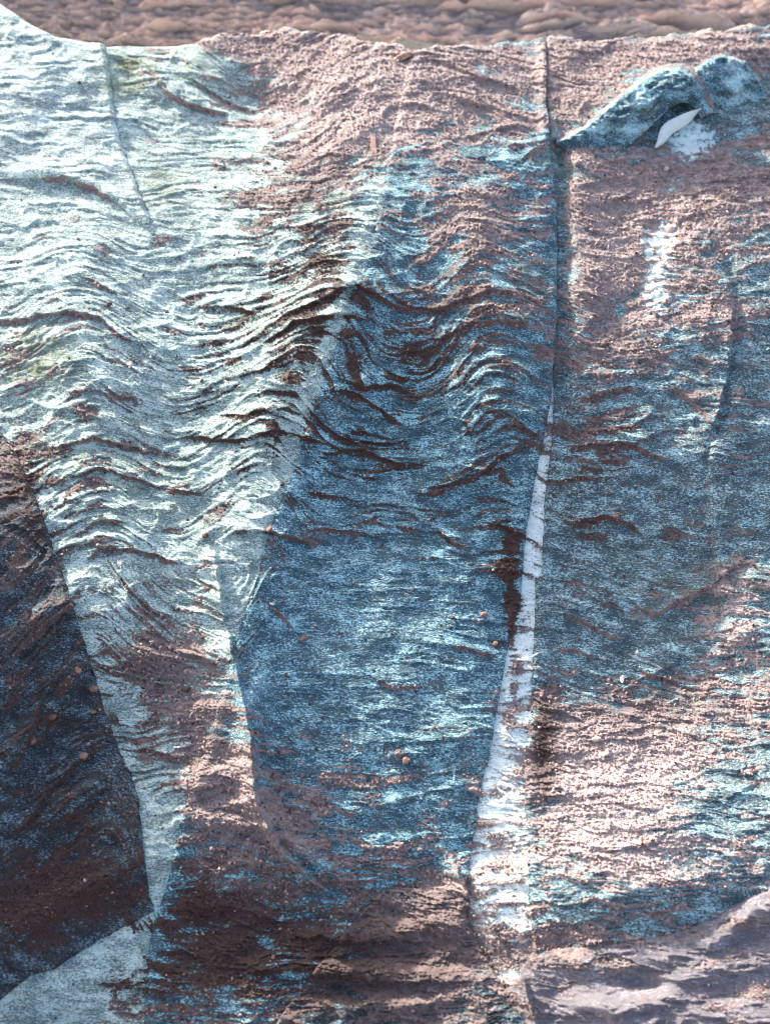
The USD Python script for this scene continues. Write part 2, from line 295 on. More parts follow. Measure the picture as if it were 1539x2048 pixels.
WET_SHADE = [(1085, 1500, 30, 120, .9), (380, 750, 330, 420, .4), (110, 1500, 240, 420, 1.0), (120, 1820, 260, 140, 1.0), (560, 1920, 420, 170, 1.1), (60, 1000, 80, 110, .9), (1300, 1400, 160, 90, .35), (800, 760, 240, 160, .3), (1230, 1020, 220, 240, .75), (860, 930, 260, 420, .8), (520, 800, 220, 330, .65), (640, 560, 110, 140, .5), (1022, 1180, 30, 130, 1.0), (560, 1500, 60, 80, .2), (760, 1600, 90, 80, .25)]  # damp mud and stains, plus shade painted into the dirt of darker stretches
SUN_PALE = [(1270, 1570, 260, 130, 1.3), (740, 220, 220, 110, .55), (1270, 1730, 260, 70, 1.0), (330, 1330, 120, 60, .5), (440, 1590, 110, 90, .4), (930, 430, 90, 80, .4), (1230, 560, 140, 200, .35), (1470, 1250, 90, 120, .8)]  # sunlight painted as paler dirt on the sunlit stretches
WORN = [(1385, 290, 42, 40, 1.4), (1330, 390, 34, 34, .6), (1312, 520, 34, 60, 1.25), (1306, 600, 22, 50, 1.1), (1330, 465, 30, 30, .8), (1290, 480, 18, 30, .5)]

def marks(x, y, led):
    n = fb(x / 60, y / 34, 71, 3)
    d0 = blobs(x, y, DIRT) - blobs(x, y, CLEAN) * (1 - .5 * led)
    e = ln(y, MID_L); d0 = d0 - .45 * np.exp(-((x - e + 22) / 17) ** 2) * ss(340, 420, y) * (1 - ss(1200, 1300, y))
    d0 = d0 - 1.0 * ss(1560, 1650, y) * (1 - ss(1850, 1880, y)) * ss(-4, 3, e - x) * ss(-3, 3, x - ln(y, LEFT_R))
    wb = blobs(x, y, WORN); worn = np.clip(wb * (1 + .9 * fb(x / 13, y / 10, 77, 3)) - .3 + .35 * perlin(x / 5, y / 4, 78), 0, 1) * ss(.15, .4, wb)
    dirt = d0 * .85 + led * (.84 + .25 * np.clip(d0, 0, 1)) - .06 + .30 * n + .12 * perlin(x / 11, y / 7, 79)
    dirt = dirt * (1 - .75 * worn)
    algae = np.clip(blobs(x, y, ALGAE) * (.75 + .8 * perlin(x / 35, y / 28, 81)), 0, 1)
    wet_shade = np.clip(blobs(x, y, WET_SHADE), 0, 1)
    sun_pale = np.clip(blobs(x, y, SUN_PALE) + .4 * perlin(x / 30, y / 18, 83), 0, 1) * (1 - wet_shade)
    return dict(dirt=np.clip(dirt, -.4, 1.4), algae=algae, wet_shade=wet_shade, worn=worn, sun_pale=sun_pale)

# ------------------------------------------------------------------ materials
L = '/World/Looks/'
def fleece(name, clean, film, bias, streak=.5, dirtk=1.0):
    """Felted cloth: clean fibre, a darker film in specks, dirt where the cloth carries it, its tone holding painted sun and shade."""
    return usdkit.material(stage, L + name, {
        'geo': ('geometry', {}),
        'mp': ('mapping', {'mapping_type': 'point', 'scale': (1, 1.9, 1.9)}),
        'mq': ('mapping', {'mapping_type': 'point', 'scale': (.35, 2.2, 2.2)}),
        'sp': ('noise_texture', {'scale': 74.0, 'detail': 4.0, 'roughness': .8}),
        'sb': ('noise_texture', {'scale': 8.0, 'detail': 3.0, 'roughness': .6}),
        'st': ('noise_texture', {'scale': 85.0, 'detail': 2.0, 'roughness': .6}),
        'gr': ('noise_texture', {'scale': 62.0, 'detail': 5.0, 'roughness': .8}),
        'gc': ('noise_texture', {'scale': 26.0, 'detail': 2.0}),
        'ad': ('attribute', {'attribute': 'dirt'}), 'aa': ('attribute', {'attribute': 'algae'}),
        'aw': ('attribute', {'attribute': 'wet_shade'}), 'ay': ('attribute', {'attribute': 'sun_pale'}), 'ao': ('attribute', {'attribute': 'worn'}),
        # film
        'f1': ('math', {'math_type': 'multiply_add', 'value2': .75, 'value3': bias - .375 - .35}),
        'f2': ('math', {'math_type': 'multiply_add', 'value2': 1.7}),
        'f3': ('math', {'math_type': 'multiply_add', 'value2': streak, 'value3': -.5 * streak}),
        'f4': ('math', {'math_type': 'add'}),
        'f5': ('math', {'math_type': 'multiply_add', 'value2': -.8}),
        'fr': ('map_range', {'range_type': 'smoothstep', 'from_min': .37, 'from_max': .66, 'clamp': True}),
        'fc': ('mix_color', {'a': clean, 'b': film}),
        'wc': ('mix_color', {'b': (.82, .89, .83)}),
        'al': ('mix_color', {'b': (.17, .19, .055)}), 'alf': ('math', {'math_type': 'multiply', 'value2': .75}),
        # dirt
        'd1': ('math', {'math_type': 'multiply_add', 'value2': 1.7, 'value3': -.85}),
        'd2': ('math', {'math_type': 'add'}),
        'dr': ('map_range', {'range_type': 'smoothstep', 'from_min': .40, 'from_max': .54, 'clamp': True, 'to_max': dirtk}),
        'dc': ('rgb_ramp', {'ramp': [(.25, (.18, .130, .117)), (.5, (.33, .25, .225)), (.75, (.50, .41, .375))]}),
        'dy': ('mix_color', {'b': (.60, .50, .455)}), 'dyf': ('math', {'math_type': 'multiply', 'value2': .92}),  # paler dirt: painted sunlight
        'dw': ('mix_color', {'b': (.088, .052, .041)}),  # darker dirt: damp mud and painted shade
        'col': ('mix_color', {}),
        'bh': ('math', {'math_type': 'multiply_add', 'value2': .5}),
        'bh2': ('math', {'math_type': 'add'}),
        'bu': ('bump', {'strength': .9, 'distance': .006}),
        'p': ('principled_bsdf', {'roughness': .82, 'specular_ior_level': .25, 'diffuse_roughness': .6}),
    }, [('geo.position', 'mp.vector'), ('geo.position', 'mq.vector'), ('mp.vector', 'sp.vector'), ('mp.vector', 'sb.vector'), ('mq.vector', 'st.vector'),
        ('geo.position', 'gr.vector'), ('geo.position', 'gc.vector'),
        ('sb.fac', 'f1.value1'), ('sp.fac', 'f2.value1'), ('f1.value', 'f2.value3'), ('st.fac', 'f3.value1'), ('f2.value', 'f4.value1'), ('f3.value', 'f4.value2'),
        ('ao.fac', 'f5.value1'), ('f4.value', 'f5.value3'), ('f5.value', 'fr.value'), ('fr.result', 'fc.fac'),
        ('ao.fac', 'wc.fac'), ('fc.result', 'wc.a'), ('aa.fac', 'alf.value1'), ('alf.value', 'al.fac'), ('wc.result', 'al.a'),
        ('gr.fac', 'd1.value1'), ('d1.value', 'd2.value1'), ('ad.fac', 'd2.value2'), ('d2.value', 'dr.value'),
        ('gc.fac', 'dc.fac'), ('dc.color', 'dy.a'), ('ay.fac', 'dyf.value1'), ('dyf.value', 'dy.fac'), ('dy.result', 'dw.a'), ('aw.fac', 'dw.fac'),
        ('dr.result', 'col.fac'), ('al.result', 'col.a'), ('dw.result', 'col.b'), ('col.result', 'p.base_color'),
        ('dr.result', 'bh.value1'), ('st.fac', 'bh.value3'), ('bh.value', 'bh2.value1'), ('gr.fac', 'bh2.value2'), ('bh2.value', 'bu.height'), ('bu.normal', 'p.normal')], surface='p.BSDF')

M_PALE = fleece('pale_fleece', (.61, .735, .67), (.155, .225, .205), .02)
M_BLUE = fleece('blue_grey_fleece', (.42, .71, .755), (.055, .108, .132), .11)
M_CORNER = fleece('bright_fleece', (.66, .78, .72), (.18, .25, .235), .02)
M_WHITE = fleece('white_fleece', (.82, .90, .84), (.06, .07, .07), -.18, .4, .9)
M_RIGHT = fleece('grey_fleece', (.47, .69, .70), (.075, .11, .12), .11)
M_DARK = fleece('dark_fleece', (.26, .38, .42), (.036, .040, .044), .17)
M_GREY = fleece('smooth_grey_fleece', (.44, .405, .43), (.20, .18, .185), .22, 1.1)
M_FAR = fleece('far_dirty_fleece', (.30, .30, .30), (.10, .09, .09), .25)

def plain(name, col, rough=.85, var=.35, scale=60.0):
    c = np.array(col)
    return usdkit.material(stage, L + name, {
        'geo': ('geometry', {}), 'n': ('noise_texture', {'scale': scale, 'detail': 3.0}),
        'r': ('rgb_ramp', {'ramp': [(.3, tuple(c * (1 - var))), (.7, tuple(np.minimum(c * (1 + var), .9)))]}),
        'b': ('bump', {'strength': .6, 'distance': .003}), 'p': ('principled_bsdf', {'roughness': rough, 'specular_ior_level': .2})},
        [('geo.position', 'n.vector'), ('n.fac', 'r.fac'), ('n.fac', 'b.height'), ('r.color', 'p.base_color'), ('b.normal', 'p.normal')], surface='p.BSDF')
M_EARTH = plain('moraine_earth', (.20, .13, .10), scale=8.0)
M_STONE = plain('brown_stone', (.22, .13, .10))
M_STONE2 = plain('dark_stone', (.085, .055, .045))
M_STONE3 = plain('pale_stone', (.42, .33, .29))
M_GRIT = plain('grit', (.37, .27, .235), var=.3, scale=30.0)
M_GRITW = plain('wet_shade_grit', (.10, .05, .036), var=.4, scale=30.0)  # darker grit colour for damp soil and painted shade
M_WOOD = plain('weathered_wood', (.36, .25, .21), scale=25.0)
M_SCRAP = plain('white_scrap', (.80, .82, .80), var=.08)

# ------------------------------------------------------------------ mesh building
PXM = TX * DIST * 2 / W                         # metres per photo pixel
used = {}
def numbered(name):
    used[name] = used.get(name, 0) + 1
    return name if used[name] == 1 else f'{name}_{used[name] - 1:03d}'
def tag(prim, label=None, cat=None, group=None, kind=None):
    for k, v in (('label', label), ('category', cat), ('group', group), ('kind', kind)):
        if v: prim.SetCustomDataByKey(k, v)
    return prim

XS = np.concatenate([np.arange(-440, -16, 14), np.arange(-16, 1556, 2.0), np.arange(1556, 1990, 14)])
YS = np.concatenate([np.arange(-40, 50, 5), np.arange(50, 2064, 2.0), np.arange(2064, 2480, 14)])
BASE_N = None

def surface(x, y, lift=0.0, rough=1.0, extra=None):
    """World points of the cloth at photo positions (x, y); lift in metres; also the ledge mask."""
    h, led = relief(x, y, rough)
    if extra is not None: h = h + extra
    mk = marks(x, y, led)
    gr = ss(.35, .8, mk['dirt'])
    h = h + gr * (3.6 * perlin(x / 7.2, y / 5.2, 91) + 4.2 * perlin(x / 3.3, y / 2.9, 92) + 2.5)
    p = base(x, y)
    p = p + N0 * (h * PXM + lift)[..., None] + DOWN * (np.maximum(h, 0) * PXM * .75)[..., None]
    return p, mk

def cloth(path, mat, x, y, lift, keep=None, rough=1.0, extra=None, skirt=True):
    """x, y: 2D grids in photo pixels, already clipped to the sheet's edges. lift: metres, scalar or grid."""
    p, mk = surface(x, y, lift, rough, extra)
    r, c = x.shape
    idx = np.arange(r * c).reshape(r, c)
    q = np.stack([idx[:-1, :-1], idx[1:, :-1], idx[1:, 1:], idx[:-1, 1:]], -1).reshape(-1, 4)
    f = np.vstack([q[:, [0, 1, 2]], q[:, [0, 2, 3]]])
    X, Y = x.ravel(), y.ravel()
    ar = np.abs((X[f[:, 1]] - X[f[:, 0]]) * (Y[f[:, 2]] - Y[f[:, 0]]) - (X[f[:, 2]] - X[f[:, 0]]) * (Y[f[:, 1]] - Y[f[:, 0]]))
    f = f[ar > 1e-3]
    if keep is not None:
        k = keep.ravel(); f = f[k[f].all(1)]
    v = p.reshape(-1, 3); at = {k: a.ravel() for k, a in mk.items()}
    if skirt:                                   # the cut edge of the felt: a rim that turns down
        e = np.sort(np.vstack([f[:, [0, 1]], f[:, [1, 2]], f[:, [2, 0]]]), 1)
        d = np.vstack([f[:, [0, 1]], f[:, [1, 2]], f[:, [2, 0]]])
        _, first, n = np.unique(e[:, 0].astype(np.int64) * len(v) + e[:, 1], return_index=True, return_counts=True)
        b = d[first[n == 1]]
        vs, inv = np.unique(b, return_inverse=True); inv = inv.reshape(b.shape)
        low = v[vs] - N0 * .010
        top = v[vs]
        o1 = len(v); o2 = o1 + len(vs)
        v = np.vstack([v, top, low])
        at = {k: np.concatenate([a, a[vs], a[vs]]) for k, a in at.items()}
        f = np.vstack([f, np.stack([inv[:, 1] + o1, inv[:, 0] + o1, inv[:, 0] + o2], 1), np.stack([inv[:, 1] + o1, inv[:, 0] + o2, inv[:, 1] + o2], 1)])
    uq, inv = np.unique(f, return_inverse=True)
    f = inv.reshape(f.shape); v = v[uq]; at = {k: a[uq] for k, a in at.items()}
    m = usdkit.mesh(stage, path, (v, f), mat, smooth=True)
    pv = UsdGeom.PrimvarsAPI(m)
    for k, a in at.items():
        pv.CreatePrimvar(k, Sdf.ValueTypeNames.FloatArray, 'vertex').Set(Vt.FloatArray.FromNumpy(a.astype(np.float32)))
    return m

def rag(y, seed, amp=1.2): return amp * (perlin(y / 23, y * 0 + .5, seed) * 2 + perlin(y / 6, y * 0 + .5, seed + 1))

def strip(name, mat, left, right, label, lift, y0=-40, y1=2500, edge=.004, curl=10, lip=0.0, upto=None, cat='fabric sheet', seed=0, **kw):
    ys = YS[(YS >= y0 - 1e-6) & (YS <= y1 + 1e-6)]
    xl = (ln(ys, left) + rag(ys, 200 + seed)) if left else np.full(len(ys), XS[0])
    xr = (ln(ys, right) + rag(ys, 300 + seed)) if right else np.full(len(ys), XS[-1])
    xr = np.maximum(xr, xl)
    a, b = xl.min(), xr.max()
    xs = XS[(XS > a - 15) & (XS < b + 15)]
    x = np.clip(xs[None], xl[:, None], xr[:, None]); y = np.broadcast_to(ys[:, None], x.shape).copy()
    d = np.minimum((x - xl[:, None]) if left else 1e3, (xr[:, None] - x) if right else 1e3)
    lf = lift * (.45 + .55 * ss(0, curl, d)) + edge * np.exp(-((d - curl) / curl) ** 2)
    lf = lf + lip * np.exp(-((xr[:, None] - x) / 16) ** 2) * ss(60, 120, y) * (1 - ss(780, 860, y))
    if upto: kw['keep'] = y < np.interp(x, [p[0] for p in upto], [p[1] for p in upto], left=3000) + 26
    m = cloth('/World/' + numbered(name), mat, x, y, lf, **kw)
    tag(m.GetPrim(), label, cat)
    return m

# ------------------------------------------------------------------ the hill under the cloth
def hill():
    xs = np.concatenate([np.linspace(-60, -3.2, 24), np.linspace(-3, 3, 61), np.linspace(3.2, 60, 24)])
    ys = np.concatenate([np.linspace(-60, -6, 22), np.linspace(-5.8, 2.2, 81), np.linspace(2.4, 60, 40)])
    x, y = np.meshgrid(xs, ys)
    z = 3 + np.clip(y, -9, 1.9) * math.tan(SLOPE) - .30
    z = np.where(y < -9, z + .15 * np.minimum(0, y + 9) * .5, z)
    z = z - .55 * ss(1.5, 2.6, y) + .0
    z = np.where(y > 3.2, z + (np.minimum(y, 24) - 3.2) * .30, z)
    z = z + np.where((np.abs(x) > 3.2) | (y < -6) | (y > 4), 1.0, 0.0) * .5 * fb(x / 9, y / 9, 401)
    idx = np.arange(x.size).reshape(x.shape)
    q = np.stack([idx[:-1, :-1], idx[:-1, 1:], idx[1:, 1:], idx[1:, :-1]], -1).reshape(-1, 4)
    m = usdkit.mesh(stage, '/World/hillside', (np.stack([x, y, z], -1).reshape(-1, 3), q), M_EARTH, smooth=True)
    tag(m.GetPrim(), 'bare brown hillside of moraine earth under the fabric sheets', 'hillside', kind='structure')
hill()

# ------------------------------------------------------------------ the sheets
# pale sheet at the bottom of the pile, from the left side of the frame to under the blue one
strip('pale_sheet', M_PALE, None, [(x + 46, y) for x, y in MID_L], 'large pale whitish fabric sheet with fine wavy wrinkles, upper left of the slope', 0.0, skirt=False, seed=1)
strip('white_sheet', M_WHITE, [(x - 26, y) for x, y in MID_R], [(x + 26, y) for x, y in RGT_L], 'narrow strip of clean white fabric showing between the blue sheet and the grey sheet', 0.0, y0=740, skirt=False, seed=2, rough=.65)
strip('blue_sheet', M_BLUE, MID_L, MID_R, 'wide blue and teal stained fabric sheet in the middle of the slope', .012, lip=.032, seed=3)
strip('grey_sheet', M_RIGHT, RGT_L, None, 'grey blue fabric sheet with pinkish sand, right of the narrow white strip', .016, seed=4, upto=GREY_T)
# white corner piece, upper left
def corner():
    ys = YS[YS < 450]
    xr = np.interp(ys, [-40, 60, 110, 160, 220, 280, 340, 400, 440], [196, 204, 212, 221, 228, 240, 262, 284, 300]) + rag(ys, 371, 1.6)
    fl = np.array(FOLDS[2][1], float); xs = XS[XS < 310]
    yb = np.interp(xs, np.r_[-440, fl[:, 0], 320], np.r_[352, fl[:, 1] + 4, 470]) + rag(xs, 381)
    x = np.minimum(xs[None], xr[:, None]); y = np.minimum(ys[:, None], np.interp(x, xs, yb))
    d = np.minimum(xr[:, None] - x, np.interp(x, xs, yb) - y)
    m = cloth('/World/' + numbered('white_corner_sheet'), M_CORNER, x, y, .022 * (.4 + .6 * ss(0, 9, d)) + .006 * np.exp(-((d - 9) / 9) ** 2))
    tag(m.GetPrim(), 'brightest white fabric sheet in the upper left corner, cut off along a steep edge', 'fabric sheet')
corner()
# dark sheet, lower left, its lower corner lying on the pale sheet
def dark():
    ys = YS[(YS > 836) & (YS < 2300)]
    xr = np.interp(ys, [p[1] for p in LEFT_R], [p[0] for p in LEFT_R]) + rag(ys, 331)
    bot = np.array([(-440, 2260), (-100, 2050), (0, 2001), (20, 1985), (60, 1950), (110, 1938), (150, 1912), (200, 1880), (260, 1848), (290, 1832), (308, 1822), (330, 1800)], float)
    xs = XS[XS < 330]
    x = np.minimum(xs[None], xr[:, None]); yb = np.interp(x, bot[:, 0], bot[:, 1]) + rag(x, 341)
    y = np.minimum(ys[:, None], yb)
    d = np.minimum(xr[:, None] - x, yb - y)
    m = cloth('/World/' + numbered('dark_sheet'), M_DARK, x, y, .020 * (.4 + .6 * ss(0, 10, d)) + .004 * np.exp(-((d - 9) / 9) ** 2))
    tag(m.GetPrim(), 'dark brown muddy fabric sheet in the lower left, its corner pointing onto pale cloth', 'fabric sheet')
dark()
# the sheet beyond the long crooked seam on the right
strip('outer_sheet', M_RIGHT, FAR_L, None, 'sand streaked grey fabric sheet beyond the crooked seam at the right', .034, y0=380, y1=1800, edge=.005, curl=14, seed=6)
# smooth grey cloth at the lower right
def grey():
    ys = YS[YS > 1590]
    tp = np.array(GREY_T, float)
    xs = XS[XS > 940]
    yt = np.interp(xs, tp[:, 0], tp[:, 1]) + rag(xs, 351, 2.0)
    y = np.maximum(ys[:, None], yt[None]); x = np.broadcast_to(xs[None], y.shape).copy()
    d = y - yt[None]
    ex = 34 * np.exp(-((d - 36) / 30) ** 2) * ss(1120, 1330, x) - 20 * np.exp(-((y - 1975) / 26) ** 2) * ss(1130, 1300, x) + 30 * np.exp(-((x - 1180 - (y - 1960) * .8) / 40) ** 2) * ss(1880, 1930, y) \
        + 34 * np.exp(-((y - 2010 + .05 * (x - 1100)) / 22) ** 2) * ss(1100, 1160, x) * (1 - ss(1280, 1380, x)) + 26 * np.exp(-((y - 1950 + .35 * (x - 1390)) / 40) ** 2) * ss(1290, 1360, x)
    m = cloth('/World/' + numbered('smooth_sheet'), M_GREY, x, y, .022 * (.3 + .7 * ss(0, 9, d)), rough=.85, extra=ex * .6)
    tag(m.GetPrim(), 'smooth mauve grey fabric with big soft folds in the lower right corner', 'fabric sheet')
grey()
# brown sheet along the bottom centre with a straight upper edge
def brown():
    ys = YS[YS > 1700]
    xs = XS[(XS > 520) & (XS < 1075)]
    R = np.interp(ys, [1700, 1790, 1850, 1950, 2060, 2480], [925, 930, 936, 990, 1062, 1075])
    top = np.interp(xs, [500, 560, 640, 700, 770, 860, 930, 990, 1040, 1080], [2140, 2035, 1925, 1850, 1778, 1772, 1776, 1850, 1930, 2010]) + rag(xs, 361)
    y = np.maximum(ys[:, None], top[None]); x = np.broadcast_to(xs[None], y.shape).copy()
    x = np.minimum(x, np.interp(y, ys, R))
    d = np.minimum(y - top[None], np.interp(y, ys, R) - x + 1)
    m = cloth('/World/' + numbered('brown_sheet'), M_DARK, x, y, .030 * (.45 + .55 * ss(0, 8, d)))
    tag(m.GetPrim(), 'brown sandy fabric sheet along the bottom centre with a straight upper edge', 'fabric sheet')
brown()

# sheet on the slope behind the crest, out of focus
def far():
    xs = np.linspace(-4.6, 4.6, 900); t = np.linspace(0, 1, 440)
    x, tt = np.meshgrid(xs, t)
    px, py = x * 270, tt * 470
    p = py + 40 * perlin(px / 300, py / 120, 501) + 10 * perlin(px / 60, py / 50, 502)
    h = np.zeros_like(x); led = np.zeros_like(x)
    for lam, a, sd in ((62, .24, 511), (27, .06, 521), (11, .008, 531)):
        q = p / lam + 1.2 * perlin(px / (lam * 5), p / lam, sd) + .2 * perlin(px / lam, p / lam * 2, sd + 1)
        s = q - np.floor(q); am = ss(-.1, .3, perlin(px / (lam * 4), p / (lam * 1.5), sd + 2))
        h += a * am * s ** 1.4 * (1 - ss(.92, 1, s))
        led = np.maximum(led, am * np.maximum(1 - s / .6, 0))
    h += .06 * fb(px / 45, py / 14, 541, 4) + .007 * perlin(px / 7, py / 3.5, 545) + .014 * perlin(px / 2.6, py / 2.4, 546)
    y0, y1 = 4.8, 6.4
    y = y0 + (y1 - y0) * (1 - tt)
    z = 4.5 + (y - y0) * .35 + .07 * perlin(x / 1.1, y / 1.3, 551)
    n = np.array([0, -.33, .94])
    P = np.stack([x, y, z], -1) + n * h[..., None] + np.array([0, -.94, -.33]) * (h * .7)[..., None]
    r, c = x.shape; idx = np.arange(r * c).reshape(r, c)
    q = np.stack([idx[:-1, :-1], idx[1:, :-1], idx[1:, 1:], idx[:-1, 1:]], -1).reshape(-1, 4)
    m = usdkit.mesh(stage, '/World/far_sheet', (P.reshape(-1, 3), q), M_FAR, smooth=True)
    pv = UsdGeom.PrimvarsAPI(m)
    for k, a in dict(dirt=.72 + .3 * led + .35 * perlin(px / 90, py / 60, 561), wet_shade=np.clip(.05 - x * .06, 0, .4), algae=0 * x, worn=0 * x, sun_pale=.75 + .4 * perlin(px / 60, py / 40, 562)).items():  # dirt painted paler as if sunlit, darker towards the left
        pv.CreatePrimvar(k, Sdf.ValueTypeNames.FloatArray, 'vertex').Set(Vt.FloatArray.FromNumpy(a.astype(np.float32).ravel()))
    tag(m.GetPrim(), 'crumpled brown fabric sheet behind the crest, out of focus along the top', 'fabric sheet')
far()

# ------------------------------------------------------------------ loose things lying on the cloth
def lift_at(x, y):
    x = np.asarray(x, float); y = np.asarray(y, float)
    l = np.where((x < np.interp(y, [-40, 60, 110, 160, 220, 280, 340, 400, 440], [196, 204, 212, 221, 228, 240, 262, 284, 300])) & (y < np.interp(x, [0, 60, 130, 190, 240, 270], [360, 356, 362, 380, 412, 438])), .022, 0.0)
    l = np.where((x > ln(y, MID_L)) & (x < ln(y, MID_R)), .012, l)
    l = np.where(x > ln(y, RGT_L), .016, l)
    l = np.where((x > ln(y, FAR_L)) & (y > 380) & (y < 1800), .034, l)
    l = np.where((x > 960) & (y > np.interp(x, [p[0] for p in GREY_T], [p[1] for p in GREY_T])), .022, l)
    bot = np.interp(x, [-100, 0, 60, 150, 260, 308, 309], [2050, 2001, 1950, 1912, 1848, 1822, -1])
    l = np.where((x < ln(y, LEFT_R)) & (y > 840) & (y < bot), .020, l)
    return l

def rock(seed, sub=1, flat=.7, rough=.25):
    m = trimesh.creation.icosphere(subdivisions=sub); r = rng(seed)
    v = np.array(m.vertices)
    for _ in range(7):                                             # broken facets
        d = r.normal(size=3); d /= np.linalg.norm(d); c = r.uniform(.55, .9)
        k = v @ d; v = v - np.outer(np.maximum(k - c, 0) * .95, d)
    v = v * (1 + rough * (r.random(len(v)) - .5))[:, None] * np.array([1, r.uniform(.65, 1), flat])
    return v, np.array(m.faces)

def on_cloth(x, y, up_m=0.0):
    p, mk = surface(np.asarray(x, float), np.asarray(y, float), lift_at(x, y) + up_m)
    return p, mk

def grit(name, mat, n, seed, label, want):
    r = rng(seed)
    x = r.uniform(-30, 1570, n * 6); y = crest(x) + 4 + r.random(n * 6) * (2070 - crest(x))
    p, mk = on_cloth(x, y)
    w = np.clip(want(mk), 0, 1)
    k = np.nonzero(r.random(len(w)) < w)[0][:n]
    p = p[k]
    size = np.clip(.0015 * r.pareto(2.4, len(k)) + .0018, 0, .009)
    pi = UsdGeom.PointInstancer.Define(stage, '/World/' + name)
    tag(pi.GetPrim(), label, 'grit', kind='stuff')
    rel = pi.CreatePrototypesRel()
    for i in range(4):
        q = f'/World/{name}/grain' + (f'_{i:03d}' if i else '')
        usdkit.mesh(stage, q, rock(seed + i, 1, .75, .3), mat); rel.AddTarget(q)
    pi.CreateProtoIndicesAttr(Vt.IntArray.FromNumpy(r.integers(0, 4, len(k)).astype(np.int32)))
    pi.CreatePositionsAttr(Vt.Vec3fArray.FromNumpy((p + N0 * (size * .25)[:, None]).astype(np.float32)))
    pi.CreateScalesAttr(Vt.Vec3fArray.FromNumpy((size[:, None] * r.uniform(.7, 1.3, (len(k), 3))).astype(np.float32)))
    qn = r.normal(size=(len(k), 4)); qn /= np.linalg.norm(qn, axis=1, keepdims=True)
    pi.CreateOrientationsAttr(Vt.QuathArray.FromNumpy(qn.astype(np.float16)))
grit('dry_grit', M_GRIT, 85000, 901, 'loose pinkish grit and sand strewn over the wrinkled sheets', lambda m: ss(.3, .8, m['dirt']) * (1 - .97 * m['wet_shade']))
grit('damp_shade_grit', M_GRITW, 22000, 902, 'dark grit and soil crumbs for damp and painted shade, strewn over the wrinkled sheets', lambda m: (ss(.25, .75, m['dirt']) * .9 + .03) * (.12 + m['wet_shade']))  # dark grains follow the mask of damp and painted shade

def stone(name, x, y, r_px, mat, label, cat='stone', group=None, seed=0, flat=.65, stretch=1.0, rot=0.0, sub=3):
    p, _ = on_cloth(np.array([x]), np.array([y]))
    v, f = rock(seed + 31, min(sub, 2), flat * .7, .12)
    v = v * np.array([stretch, 1, 1]) * r_px * PXM
    c, s_ = math.cos(rot), math.sin(rot)
    v = v @ np.array([[c, s_, 0], [-s_, c, 0], [0, 0, 1]])
    ex, ey, ez = np.array([1.0, 0, 0]), -DOWN, N0
    v = v[:, :1] * ex + v[:, 1:2] * ey + v[:, 2:] * ez
    path = '/World/' + numbered(name)
    m = usdkit.mesh(stage, path, (v, f), mat, smooth=35)
    m.AddTranslateOp().Set(Gf.Vec3d(*(p[0] + N0 * r_px * PXM * flat * .45).tolist()))
    tag(m.GetPrim(), label, cat, group)

